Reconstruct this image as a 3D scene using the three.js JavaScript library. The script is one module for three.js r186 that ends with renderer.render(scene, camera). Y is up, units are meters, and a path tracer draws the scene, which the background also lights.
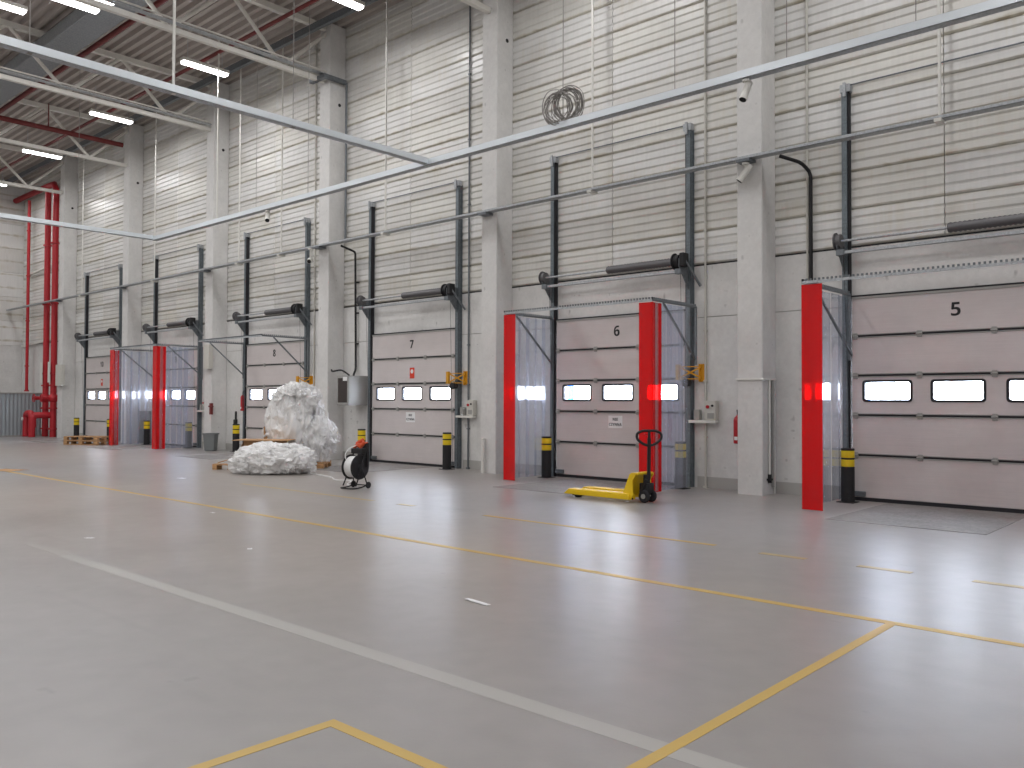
import * as THREE from 'three';
import { mergeGeometries, toCreasedNormals } from 'three/addons/utils/BufferGeometryUtils.js';
import { RoundedBoxGeometry } from 'three/addons/geometries/RoundedBoxGeometry.js';
import { TextGeometry } from 'three/addons/geometries/TextGeometry.js';
import { FontLoader } from 'three/addons/loaders/FontLoader.js';
import { RectAreaLightUniformsLib } from 'three/addons/lights/RectAreaLightUniformsLib.js';
import { ImprovedNoise } from 'three/addons/math/ImprovedNoise.js';

// ---------------------------------------------------------------- camera, sky, light, exposure
const scene = new THREE.Scene();
const renderer = new THREE.WebGLRenderer();
renderer.toneMapping = THREE.LinearToneMapping;
renderer.toneMappingExposure = 1.88;
renderer.shadowMap.enabled = true;
RectAreaLightUniformsLib.init();
const camera = new THREE.PerspectiveCamera(48.81, 4 / 3, 0.1, 200);
camera.rotation.order = 'YXZ';
camera.position.set(0, 1.535, 13.58);
camera.rotation.set(0.020524, 0.73714, 0.00348);
// bright overcast sky, seen only through the door windows
scene.background = new THREE.Color().setRGB(18.5, 19, 19.8);
const LAMP = 52;            // radiance of each fluorescent fitting
const LAMPC = new THREE.Color().setRGB(1, 0.99, 0.995);

// ---------------------------------------------------------------- helpers
const P0 = 6.02;                                   // bay pitch
const X0 = -42.6, X1 = 14.5, Z1 = 32, ROOF = 11.45;
const doorX = (k) => -3.5 - P0 * k;                // k = 0 is the door with number 5
const colX = (k) => -6.53 - P0 * k;
let seed = 7;
const rnd = () => { seed = (seed * 1664525 + 1013904223) >>> 0; return seed / 4294967296; };
const rr = (a, b) => a + (b - a) * rnd();
const V = (x, y, z) => new THREE.Vector3(x, y, z);
const used = {};
function numbered(n) { const k = used[n] = (used[n] ?? -1) + 1; return k ? n + '_' + String(k).padStart(3, '0') : n; }
function metreUV(g) {                              // box projection: uv in metres
  const p = g.attributes.position, n = p.count, uv = new Float32Array(n * 2);
  const a = V(0, 0, 0), b = V(0, 0, 0), c = V(0, 0, 0), e = V(0, 0, 0), f = V(0, 0, 0);
  for (let i = 0; i < n; i += 3) {
    a.fromBufferAttribute(p, i); b.fromBufferAttribute(p, i + 1); c.fromBufferAttribute(p, i + 2);
    e.subVectors(b, a); f.subVectors(c, a); e.cross(f);
    const ax = Math.abs(e.x), ay = Math.abs(e.y), az = Math.abs(e.z);
    [a, b, c].forEach((v, j) => {
      const q = (i + j) * 2;
      if (ay >= ax && ay >= az) { uv[q] = v.x; uv[q + 1] = v.z; }
      else if (az >= ax) { uv[q] = v.x; uv[q + 1] = v.y; }
      else { uv[q] = v.z; uv[q + 1] = v.y; }
    });
  }
  g.setAttribute('uv', new THREE.BufferAttribute(uv, 2));
}
function merge(geos) {
  const list = (Array.isArray(geos) ? geos : [geos]).map((g) => {
    const h = g.index ? g.toNonIndexed() : g;
    for (const k of Object.keys(h.attributes)) if (!['position', 'normal', 'uv'].includes(k)) h.deleteAttribute(k);
    if (!h.attributes.uv) h.setAttribute('uv', new THREE.BufferAttribute(new Float32Array(h.attributes.position.count * 2), 2));
    return h;
  });
  return list.length > 1 ? mergeGeometries(list) : list[0];
}
function mesh(name, geos, mat, keepUV) {
  const g = merge(geos); if (!keepUV) metreUV(g);
  const m = new THREE.Mesh(g, mat); m.name = name; m.castShadow = m.receiveShadow = true; return m;
}
const part = (name, geos, mat, parent, keepUV) => { const m = mesh(name, geos, mat, keepUV); parent.add(m); return m; };
function tag(o, label, category, group) { o.userData.label = label; o.userData.category = category; if (group) o.userData.group = group; return o; }
function thing(name, label, category, pos = [0, 0, 0], turn = 0, group) {
  const o = new THREE.Group(); o.name = numbered(name); o.position.set(...pos); o.rotation.y = turn; scene.add(o);
  return tag(o, label, category, group);
}
function single(name, geos, mat, label, category, pos = [0, 0, 0], turn = 0, group) {
  const o = mesh(numbered(name), geos, mat); o.position.set(...pos); o.rotation.y = turn; scene.add(o); return tag(o, label, category, group);
}
function struct(name, label) { const o = new THREE.Group(); o.name = name; o.userData.kind = 'structure'; if (label) o.userData.label = label; scene.add(o); return o; }
function dup(src, pos, label, turn) {
  const o = src.clone(); o.name = numbered(src.name.replace(/_\d{3}$/, '')); o.position.set(...pos); if (turn !== undefined) o.rotation.y = turn;
  o.userData = { ...src.userData, label }; scene.add(o); return o;
}
// geometry makers
const bx = (x0, x1, y0, y1, z0, z1) => { const g = new THREE.BoxGeometry(x1 - x0, y1 - y0, z1 - z0); g.translate((x0 + x1) / 2, (y0 + y1) / 2, (z0 + z1) / 2); return g; };
const rbx = (x0, x1, y0, y1, z0, z1, r = 0.01, s = 2) => { let g = new RoundedBoxGeometry(x1 - x0, y1 - y0, z1 - z0, s, r); if (g.index) g = g.toNonIndexed(); g.computeVertexNormals(); g.translate((x0 + x1) / 2, (y0 + y1) / 2, (z0 + z1) / 2); return g; };
function cyl(p, q, r, r2 = r, n = 14) {
  const a = V(...p), b = V(...q), d = V(0, 0, 0).subVectors(b, a), g = new THREE.CylinderGeometry(r2, r, d.length(), n);
  g.applyQuaternion(new THREE.Quaternion().setFromUnitVectors(V(0, 1, 0), d.clone().normalize())); g.translate((a.x + b.x) / 2, (a.y + b.y) / 2, (a.z + b.z) / 2); return g;
}
function bar(p, q, w, h = w) {                     // square bar between two points
  const a = V(...p), b = V(...q), d = V(0, 0, 0).subVectors(b, a), L = d.length(), g = new THREE.BoxGeometry(w, h, L);
  const m = new THREE.Matrix4().lookAt(b, a, Math.abs(d.y) > 0.99 * L ? V(0, 0, 1) : V(0, 1, 0)); g.applyMatrix4(m); g.translate((a.x + b.x) / 2, (a.y + b.y) / 2, (a.z + b.z) / 2); return g;
}
function tube(pts, r, n = 8, seg, closed = false) { const c = new THREE.CatmullRomCurve3(pts.map((p) => V(...p)), closed, 'catmullrom', 0.5); return new THREE.TubeGeometry(c, seg ?? pts.length * 8, r, n, closed); }
function pipe(pts, r, bend, n = 12) {              // straight runs with rounded corners
  const path = new THREE.CurvePath(), v = pts.map((p) => V(...p)); let cur = v[0];
  for (let i = 1; i < v.length - 1; i++) {
    const i0 = v[i].clone().add(v[i - 1].clone().sub(v[i]).setLength(bend)), i1 = v[i].clone().add(v[i + 1].clone().sub(v[i]).setLength(bend));
    path.add(new THREE.LineCurve3(cur, i0)); path.add(new THREE.QuadraticBezierCurve3(i0, v[i], i1)); cur = i1;
  }
  path.add(new THREE.LineCurve3(cur, v[v.length - 1]));
  return new THREE.TubeGeometry(path, pts.length * 14, r, n);
}
function extrude(pts, depth, holes = [], opt = {}) {
  const s = new THREE.Shape(pts.map((p) => new THREE.Vector2(...p))); holes.forEach((h) => s.holes.push(h));
  return new THREE.ExtrudeGeometry(s, { depth, bevelEnabled: false, ...opt });
}
function roundRect(x0, x1, y0, y1, r, P = THREE.Path) {
  const s = new P(); s.moveTo(x0 + r, y0); s.lineTo(x1 - r, y0); s.quadraticCurveTo(x1, y0, x1, y0 + r); s.lineTo(x1, y1 - r); s.quadraticCurveTo(x1, y1, x1 - r, y1);
  s.lineTo(x0 + r, y1); s.quadraticCurveTo(x0, y1, x0, y1 - r); s.lineTo(x0, y0 + r); s.quadraticCurveTo(x0, y0, x0 + r, y0); return s;
}
// ---------------------------------------------------------------- textures (surface grain only)
function lattice(period, s) { const a = new Float32Array(period * period); let q = s * 7919 + 13; for (let i = 0; i < a.length; i++) { q = (Math.imul(q, 1664525) + 1013904223) >>> 0; a[i] = q / 4294967296; } return a; }
function noiser(period, s) {
  const a = lattice(period, s);
  return (u, v) => {                               // u, v in 0..1, tileable
    const x = u * period, y = v * period, i = Math.floor(x), j = Math.floor(y); let fx = x - i, fy = y - j; fx = fx * fx * (3 - 2 * fx); fy = fy * fy * (3 - 2 * fy);
    const I = ((i % period) + period) % period, J = ((j % period) + period) % period, I2 = (I + 1) % period, J2 = (J + 1) % period;
    const p = a[J * period + I], q = a[J * period + I2], r = a[J2 * period + I], t = a[J2 * period + I2];
    return (p + (q - p) * fx) * (1 - fy) + (r + (t - r) * fx) * fy;
  };
}
function tex(size, metres, fn, srgb = true, sizeY = size, metresY = metres) {
  const d = new Uint8Array(size * sizeY * 4);
  for (let j = 0; j < sizeY; j++) for (let i = 0; i < size; i++) {
    const c = fn(i / size, j / sizeY), k = (j * size + i) * 4, q = Array.isArray(c) ? c : [c, c, c];
    for (let m = 0; m < 3; m++) d[k + m] = Math.max(0, Math.min(255, q[m] * 255)); d[k + 3] = 255;
  }
  const t = new THREE.DataTexture(d, size, sizeY); t.wrapS = t.wrapT = THREE.RepeatWrapping; t.magFilter = THREE.LinearFilter; t.minFilter = THREE.LinearMipmapLinearFilter; t.generateMipmaps = true;
  if (srgb) t.colorSpace = THREE.SRGBColorSpace; t.repeat.set(1 / metres, 1 / metresY); t.needsUpdate = true; return t;
}
const n4 = noiser(4, 1), n8 = noiser(8, 2), n16 = noiser(16, 3), n32 = noiser(32, 4), n64 = noiser(64, 5), n128 = noiser(128, 6), n256 = noiser(256, 7), n512 = noiser(512, 8);
const fbm = (u, v) => 0.4 * n8(u, v) + 0.25 * n16(u, v) + 0.17 * n32(u, v) + 0.1 * n64(u, v) + 0.08 * n128(u, v);
const fine = (u, v) => 0.5 * n64(u, v) + 0.3 * n128(u, v) + 0.2 * n256(u, v);
// floor: worn sealed concrete, colour map stretched once over the hall floor
const FW = X1 - X0, FD = Z1;
const floorMap = tex(2048, FW, (u, v) => {
  const a = 0.5 * n16(u, v * 0.56) + 0.35 * n64(u + 0.3, v * 0.56) + 0.15 * n256(u, v * 0.56), b = n512(u, v * 0.56), s = n256(u, v);
  let t = 1 + (a - 0.5) * 0.12 + (b - 0.5) * 0.035;
  const drag = n256(u * 0.25, v) ; t -= Math.max(0, drag - 0.8) * 0.16 * n32(u, v);       // faint tyre drags along the aisle
  if (s > 0.97 && b > 0.6) t -= 0.06;
  const warm = (n8(u, v) - 0.5) * 0.03;
  return [0.598 * t + warm, 0.582 * t, 0.570 * t - warm];
}, true, 1280, FD);
const floorRough = tex(1024, 6, (u, v) => 0.345 + 0.06 * (0.6 * n8(u, v) + 0.4 * n16(u, v) - 0.5) + 0.03 * (fine(u, v) - 0.5), false);
const floorBump = tex(1024, 5, (u, v) => 0.3 * n16(u, v) + 0.3 * n32(u, v) + 0.12 * n64(u, v) + 0.16 * n256(u, v) + 0.12 * n512(u, v), false);
const concMap = tex(1024, 4, (u, v) => {
  const t = 1 + (fbm(u, v) - 0.5) * 0.09 + (fine(u, v) - 0.5) * 0.04, pit = n256(u, v) > 0.985 ? -0.1 : 0, scuff = Math.max(0, n32(u, v * 0.5) * n64(u, v) - 0.62) * -0.5;
  return [0.842 * t + pit + scuff, 0.838 * t + pit + scuff, 0.830 * t + pit + scuff];
});
const concBump = tex(512, 2, (u, v) => fine(u, v), false);
const panelMap = tex(1024, 12, (u, v) => {
  const run = 0.5 * n256(u, v * 0.1) + 0.5 * n512(u, v * 0.06), a = fbm(u, v);
  const yl = (v * 12) % 0.6, seam = Math.max(0, 1 - Math.abs(yl - (yl > 0.3 ? 0.6 : 0)) / (0.02 + 0.07 * n64(u, v)));           // ragged grime caught along the seams
  const t = 1 + (a - 0.5) * 0.09 + (run - 0.5) * 0.05, d = Math.max(0, n16(u, v * 2) * 0.6 + run * 0.4 - 0.6) * 0.25 + seam * (0.05 + 0.26 * n128(u, v) * n8(u + 0.2, v));
  return [0.872 * t - d * 0.75, 0.87 * t - d * 0.88, 0.862 * t - d * 1.15];
});
const doorMap = tex(512, 3, (u, v) => { const t = 1 + (fbm(u, v) - 0.5) * 0.06 + (n512(u * 0.02, v) - 0.5) * 0.03; return [0.805 * t, 0.775 * t, 0.77 * t]; });
const galvMap = tex(512, 0.8, (u, v) => { const t = 0.7 + 0.1 * (n32(u, v) - 0.5) + 0.1 * (n128(u, v) - 0.5); return [t * 0.98, t, t * 1.02]; });
const woodMap = tex(512, 1, (u, v) => { const g = 0.5 * n256(u * 0.08, v) + 0.5 * n64(u * 0.1, v), t = 0.72 + 0.4 * (g - 0.5); return [t, t * 0.78, t * 0.55]; });
const cardMap = tex(256, 0.6, (u, v) => { const t = 1 + (fbm(u, v) - 0.5) * 0.12 + (n128(u, v * 0.05) - 0.5) * 0.05; return [0.70 * t, 0.55 * t, 0.40 * t]; });
const matMap = tex(512, 2, (u, v) => { const t = 1 + (fine(u, v) - 0.5) * 0.22 + (fbm(u, v) - 0.5) * 0.2; return [0.525 * t, 0.508 * t, 0.494 * t]; });

const S = (o) => new THREE.MeshStandardMaterial(o), C = (h) => new THREE.Color(h);
const M = {
  floor: new THREE.MeshPhysicalMaterial({ map: floorMap, roughness: 1, roughnessMap: floorRough, bumpMap: floorBump, bumpScale: 0.0008, specularIntensity: 0.85 }),
  conc: S({ map: concMap, bumpMap: concBump, bumpScale: 0.0012, roughness: 0.85 }),
  column: S({ map: concMap, color: C('#ffffff'), bumpMap: concBump, bumpScale: 0.001, roughness: 0.75 }),
  base: S({ color: C('#b0aeaa'), roughness: 0.8 }),
  panel: S({ map: panelMap, roughness: 0.34, metalness: 0 }),
  panelB: S({ map: panelMap, color: C('#f4f3f1'), roughness: 0.38 }),
  panelC: S({ map: panelMap, color: C('#fbfaf6'), roughness: 0.32 }),
  door: S({ map: doorMap, roughness: 0.55 }),
  galv: S({ map: galvMap, metalness: 0.35, roughness: 0.5 }),
  galvDark: S({ map: galvMap, color: C('#a9adb0'), metalness: 0.35, roughness: 0.5 }),
  trackSteel: S({ map: galvMap, color: C('#a4adb1'), metalness: 0.35, roughness: 0.5 }),
  tray: S({ color: C('#dce3e8'), metalness: 0.3, roughness: 0.32 }),
  black: S({ color: C('#17171a'), roughness: 0.6 }),
  rubber: S({ color: C('#26262a'), roughness: 0.8 }),
  spring: S({ color: C('#6a696b'), roughness: 0.5, metalness: 0.5 }),
  white: S({ color: C('#dddcd6'), roughness: 0.45 }),
  offwhite: S({ color: C('#c9c7bf'), roughness: 0.55 }),
  steelPaint: S({ color: C('#dedbd4'), roughness: 0.6 }),
  deck: S({ color: C('#b3aaa4'), roughness: 0.6 }),
  duct: S({ map: galvMap, color: C('#cfd0d0'), roughness: 0.6, metalness: 0.2 }),
  redPaint: S({ color: C('#b4202b'), roughness: 0.4 }),
  redDull: S({ color: C('#742b2a'), roughness: 0.6 }),
  yellow: S({ color: C('#e6c81c'), roughness: 0.4 }),
  yellowTruck: S({ color: C('#ecc40c'), roughness: 0.42 }),
  amber: S({ color: C('#d79a1e'), roughness: 0.5 }),
  linePaint: S({ color: C('#c6a75c'), roughness: 0.45 }),
  linePaintWorn: S({ color: C('#b3a074'), roughness: 0.45 }),
  whiteWorn: S({ color: C('#9e9a96'), roughness: 0.4 }),
  whitePaint: S({ color: C('#aaa8a4'), roughness: 0.5 }),
  plate: S({ map: matMap, roughness: 0.6, metalness: 0.1 }),
  pvc: new THREE.MeshPhysicalMaterial({ color: C('#f1f4fa'), transmission: 0.92, thickness: 0, roughness: 0.1, ior: 1.5 }),
  pvcRed: new THREE.MeshPhysicalMaterial({ color: C('#f20a14'), transmission: 0.5, thickness: 0, roughness: 0.16, ior: 1.45 }),
  glass: new THREE.MeshPhysicalMaterial({ color: C('#f4f8ff'), transmission: 1, thickness: 0, roughness: 0.04, ior: 1.45 }),
  film: new THREE.MeshPhysicalMaterial({ color: C('#ffffff'), transmission: 0.3, thickness: 0, roughness: 0.22, ior: 1.45, side: THREE.DoubleSide }),
  wood: S({ map: woodMap, roughness: 0.8 }),
  card: S({ map: cardMap, roughness: 0.85 }),
  paper: S({ color: C('#e9e9e9'), roughness: 0.8 }),
  orange: S({ color: C('#d9542a'), roughness: 0.5 }),
  blue: S({ color: C('#1c64c4'), roughness: 0.8 }),
  grey: S({ color: C('#9d9c98'), roughness: 0.6 }),
  binGrey: S({ color: C('#75797a'), roughness: 0.6 }),
  fence: S({ color: C('#a3abb0'), roughness: 0.5, metalness: 0.2 }),
  darkGlass: S({ color: C('#3a3230'), roughness: 0.15 }),
  cable: S({ color: C('#8f8b87'), roughness: 0.6 }),
  lampGlow: S({ color: C('#ffffff'), emissive: LAMPC, emissiveIntensity: 6 }),
  sticker: S({ color: C('#d63a1e'), roughness: 0.5 }),
};

// ---------------------------------------------------------------- the hall: floor, walls, roof
{
  const fl = struct('floor', 'worn grey sealed concrete hall floor');
  const g = new THREE.BoxGeometry(FW, 0.4, FD); g.translate((X0 + X1) / 2, -0.2, FD / 2);
  const m = part('slab', g, M.floor, fl); const uv = m.geometry.attributes.uv; for (let i = 0; i < uv.count; i++) uv.setX(i, uv.getX(i) - X0);
  // painted lines
  const line = (name, x0, x1, z0, z1, mat = M.linePaint) => part(name, bx(x0, x1, 0, name === 'white_line' ? 0.001 : 0.002, z0, z1), mat, fl);
  line('yellow_line', -21, 1.5, 7.365, 7.45);
  line('yellow_line', -2.05, -1.985, 7.45, 13.2);
  line('yellow_line', -3.395, -3.33, 11.11, 13.2);
  line('yellow_line', -3.33, -2.05, 11.11, 11.175);
  line('yellow_line', -7.95, -4.5, 5.33, 5.41);
  line('yellow_line', -14.2, -10.35, 5.3, 5.4, M.linePaintWorn);
  line('yellow_line', -9.75, -9.4, 5.3, 5.4, M.linePaintWorn);
  for (const [a, b] of [[-3.94, -3.46], [-2.96, -2.48], [-1.98, -1.5], [-1, -0.5]]) line('yellow_dash', a, b, 5.42, 5.52, M.linePaintWorn);
  line('white_line', -8.9, 3, 10.26, 10.39, M.whitePaint); line('white_line', -9.9, -8.9, 10.27, 10.38, M.whiteWorn);
  // dock leveller plates set flush in front of the doors
  for (let k = -1; k < 6; k++) { const c = doorX(k); part('dock_leveller_plate', [bx(c - 0.95, c + 0.95, 0, 0.004, 0.12, 2.55)], M.plate, fl); }
}
const KMIN = -2, KMAX = 6;
{
  const wl = struct('wall_right', 'dock wall of concrete panels below and ribbed steel cladding above');
  // concrete wall: piers between doors, lintels above them, joints left open
  const W = 1.45, H = 3.14, J = 0.006;
  for (let k = KMIN; k <= KMAX; k++) {
    const c = doorX(k), isDoor = k >= -1 && k <= 5;
    const r0 = c + W, r1 = k === KMIN ? X1 : doorX(k - 1) - W;     // pier to the right of the door
    if (r1 - r0 > 0.2) { part('concrete_panel', rbx(r0, r1, -0.05, 3.06 - J, -0.22, 0, 0.005, 1), M.conc, wl); part('concrete_panel', rbx(r0, r1, 3.06 + J, 4.0, -0.22, 0, 0.005, 1), M.conc, wl); }
    if (isDoor) { part('lintel_panel', rbx(c - W, c + W, H, 4.0, -0.22, 0, 0.005, 1), M.conc, wl); part('joint_fill', bx(r0, r1, 3.0, 3.1, -0.2, -0.02), M.base, wl); }
    else { part('concrete_panel', rbx(Math.max(c - W, X0), c + W, -0.05, 4.0, -0.22, 0, 0.005, 1), M.conc, wl); }
  }
  part('concrete_panel', rbx(X0, doorX(KMAX) - W, -0.05, 4.0, -0.22, 0, 0.005, 1), M.conc, wl);
  // ribbed liner cassettes, 0.6 m high, one bay long
  const prof = []; const rib = 0.15;
  for (let i = 0; i < 4; i++) { const y = i * rib; prof.push([y + 0.004, i ? -0.02 : -0.026], [y + 0.034, 0.0], [y + 0.122, 0.0], [y + 0.13, -0.02], [y + 0.146, -0.02]); }
  prof[prof.length - 1] = [0.588, -0.02]; prof.push([0.592, -0.026]);
  const shape = [...prof.map(([y, z]) => [z, y]), [-0.05, 0.592], [-0.05, 0.006]];
  const gg = {};
  const panelGeo = (L) => gg[L.toFixed(3)] ??= (() => { const g = extrude(shape, L - 0.014); g.rotateY(Math.PI / 2); g.scale(1, 1, -1); const i = g.toNonIndexed(); const p = i.attributes.position.array; for (let t = 0; t < p.length; t += 9) for (let c = 0; c < 3; c++) { const s = p[t + 3 + c]; p[t + 3 + c] = p[t + 6 + c]; p[t + 6 + c] = s; } i.computeVertexNormals(); return i; })();
  const edges = [X0]; for (let k = KMAX; k >= KMIN; k--) edges.push(doorX(k) - 0.16); edges.push(X1);
  const mats = [M.panel, M.panelB, M.panelC];
  for (let r = 0; r < 13; r++) for (let e = 0; e < edges.length - 1; e++) {
    const L = edges[e + 1] - edges[e]; if (L < 0.05) continue;
    const g = panelGeo(L).clone(); const m = part('cladding_panel', g, mats[(r * 5 + e * 7) % 3], wl);
    const uv = m.geometry.attributes.uv, ox = edges[e] + r * 3.7, oy = r * 0.6; for (let i = 0; i < uv.count; i++) uv.setXY(i, uv.getX(i) + ox, uv.getY(i) + oy);
    m.position.set(edges[e] + 0.007, 4.02 + r * 0.6, 0);
  }
  part('backing', bx(X0, X1, 4.0, ROOF + 0.5, -0.22, -0.06), M.offwhite, wl);
  part('flashing', bx(X0, X1, 3.995, 4.02, -0.2, 0.004), M.black, wl);
}
for (let k = -2; k <= 6; k++) {                    // painted plinth strip along the foot of each pier
  const o = struct('baseboard_right' + (k + 2)); o.name = numbered('baseboard_right');
  const a = k === 6 ? X0 : doorX(k) + 1.72, b = k === -2 ? X1 : k === 6 ? doorX(5) - 1.72 : doorX(k - 1) - 1.72; part('strip', bx(k === -2 ? doorX(-2) + 1.72 : a, b, 0, 0.2, 0, 0.006), M.base, o);
}
{
  const far = struct('wall_left', 'pale panelled end wall of the hall');
  part('corner_post', bx(X0 - 0.3, X0, -0.05, 12, -0.3, 0.0), M.offwhite, far);
  for (let i = 0, z = 0; z < Z1; i++, z += 1.2) part('wall_panel', bx(X0 - 0.2, X0, -0.05, 3.99, z + 0.006, Math.min(z + 1.194, Z1)), M.conc, far);
  for (let i = 0; i < 7; i++) part('wall_panel', bx(X0 - 0.2, X0 - 0.005, 4.0 + i * 1.1, 5.09 + i * 1.1, 0, Z1), i % 2 ? M.panelB : M.panel, far);
  part('backing', bx(X0 - 0.3, X0 - 0.15, -0.05, 12, 0, Z1), M.offwhite, far);
  const rear = struct('wall_back'); part('cladding', bx(X0 - 0.3, X1 + 0.3, -0.05, 12, Z1, Z1 + 0.2), M.panel, rear);
  const near = struct('wall_front'); part('cladding', bx(X1, X1 + 0.2, -0.05, 12, -0.22, Z1), M.panel, near);
  const ce = struct('ceiling', 'dark grey trapezoidal steel roof deck');
  const pr = []; const p = 0.28; const nz = Math.ceil((Z1 + 0.3) / p);
  for (let i = 0; i < nz; i++) { const z = -0.25 + i * p; pr.push([z, 0.11], [z + 0.1, 0.11], [z + 0.14, 0], [z + 0.24, 0]); }
  pr.push([-0.25 + nz * p, 0.11]);
  const g = extrude([...pr, [-0.25 + nz * p, 0.3], [-0.25, 0.3]], FW + 0.6); g.rotateY(-Math.PI / 2); g.translate(X1 + 0.3, ROOF, 0); part('roof_deck', g, M.deck, ce);
}

// ---------------------------------------------------------------- columns and roof trusses
const colNames = ['beside the nearest curtain with a red strip', 'between the doors of the pallet truck and the cable reel', 'beside the grey wall cabinet', 'behind the grey waste bin', 'behind the farthest curtain with red strips', 'beside the red riser pipes'];
{
  let proto;
  for (let k = 0; k < 6; k++) {
    const label = 'tall pale concrete column ' + colNames[k];
    if (!proto) {
      proto = thing('concrete_column', label, 'column', [colX(k), 0, 0], 0, 'columns along the dock wall');
      const s = extrude([[-0.21, 0], [0.21, 0], [0.225, 0.015], [0.225, 0.495], [0.21, 0.51], [-0.21, 0.51], [-0.225, 0.495], [-0.225, 0.015]], ROOF); s.rotateX(-Math.PI / 2); s.scale(1, 1, -1);
      const q = s.toNonIndexed(), a = q.attributes.position.array; for (let t = 0; t < a.length; t += 9) for (let c = 0; c < 3; c++) { const v = a[t + 3 + c]; a[t + 3 + c] = a[t + 6 + c]; a[t + 6 + c] = v; } q.computeVertexNormals();
      part('shaft', q, M.column, proto);
      part('anchor_socket', cyl([0.222, 9.35, 0.2], [0.23, 9.35, 0.2], 0.045), M.black, proto);
    } else dup(proto, [colX(k), 0, 0], label);
  }
  // trusses run from the columns out across the hall
  let tr;
  const tl = ['third', 'second', 'first'];
  const truss = (x, label) => {
    if (tr) return dup(tr, [x, 0, 0], label);
    tr = thing('roof_truss', label, 'truss', [x, 0, 0], 0, 'roof trusses');
    part('bottom_chord', [rbx(-0.06, 0.06, 9.9, 10.02, 0.52, Z1 - 0.02, 0.012)], M.steelPaint, tr);
    part('top_chord', [bx(-0.07, 0.07, 11.3, ROOF, 0.52, Z1 - 0.02)], M.steelPaint, tr);
    for (let i = 0; 1.8 + i * 2.95 < Z1 - 2; i++) {
      const z = 1.8 + i * 2.95;
      part('diagonal', cyl([0, 10.0, z - 0.03], [0, 11.32, z - 1.42], 0.05), M.steelPaint, tr);
      part('diagonal', cyl([0, 10.0, z + 0.03], [0, 11.32, z + 1.42], 0.05), M.steelPaint, tr);
    }
    return tr;
  };
  const where = ['above the column beside the nearest red strip', 'above the column right of the cable reel', 'above the column beside the grey wall cabinet', 'above the column behind the grey waste bin', 'above the column behind the farthest red strips', 'above the column beside the red riser pipes'];
  for (let k = 0; k < 6; k++) truss(colX(k), 'pale steel roof truss with zigzag diagonals ' + where[k]);
  truss(colX(-1), 'pale steel roof truss with zigzag diagonals beyond the right edge of the picture');
}
// ---------------------------------------------------------------- fluorescent lamps
{
  let L; const L2 = 0.64;
  const lampAt = (x, y, z, label) => {
    if (!L) {
      L = thing('fluorescent_lamp', label, 'lamp', [x, y, z], 0, 'fluorescent ceiling lamps');
      part('housing', rbx(-0.11, 0.11, 0.03, 0.12, -L2 - 0.03, L2 + 0.03, 0.012), M.white, L);
      part('diffuser', rbx(-0.1, 0.1, -0.035, 0.03, -L2, L2, 0.025, 3), M.lampGlow, L);
      part('hanger', [cyl([0, 0.12, -0.5], [0, ROOF - y, -0.5], 0.008), cyl([0, 0.12, 0.5], [0, ROOF - y, 0.5], 0.008)], M.galv, L);
    } else dup(L, [x, y, z], label);
    const a = new THREE.RectAreaLight(LAMPC, LAMP, 0.2, 2 * L2); a.position.set(x, y - 0.05, z); a.lookAt(x, y - 2, z + 1e-4); a.rotation.set(-Math.PI / 2, 0, 0); a.castShadow = true; a.name = 'lamp_light'; scene.add(a);
  };
  const rows = [2.3, 7.4, 12.75, 18, 23.25, 28.5];
  for (let k = -2; k <= 6; k++) rows.forEach((z, i) => {
    const nm = i === 0 ? (k >= 2 && k <= 6 ? 'white fluorescent ceiling lamp near the dock wall, ' + { 2: 'between the second and third columns', 3: 'between the third and fourth columns', 4: 'between the fourth and fifth columns', 5: 'between the fifth and last columns', 6: 'over the red riser pipes' }[k] : 'white fluorescent ceiling lamp over the nearer doors, out of view')
      : i === 1 && k === 3 ? 'white fluorescent ceiling lamp at the upper left corner of the picture' : 'white fluorescent ceiling lamp over the open hall, out of view';
    lampAt(doorX(k), 10.55, z, nm);
  });
  lampAt(-20.25, 10.55, 6.28, 'white fluorescent ceiling lamp at the top edge, beside the corner lamp');
  lampAt(-19.6, 10.55, 6.2, 'white fluorescent ceiling lamp cut by the top edge, next to the truss');
}

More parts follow.
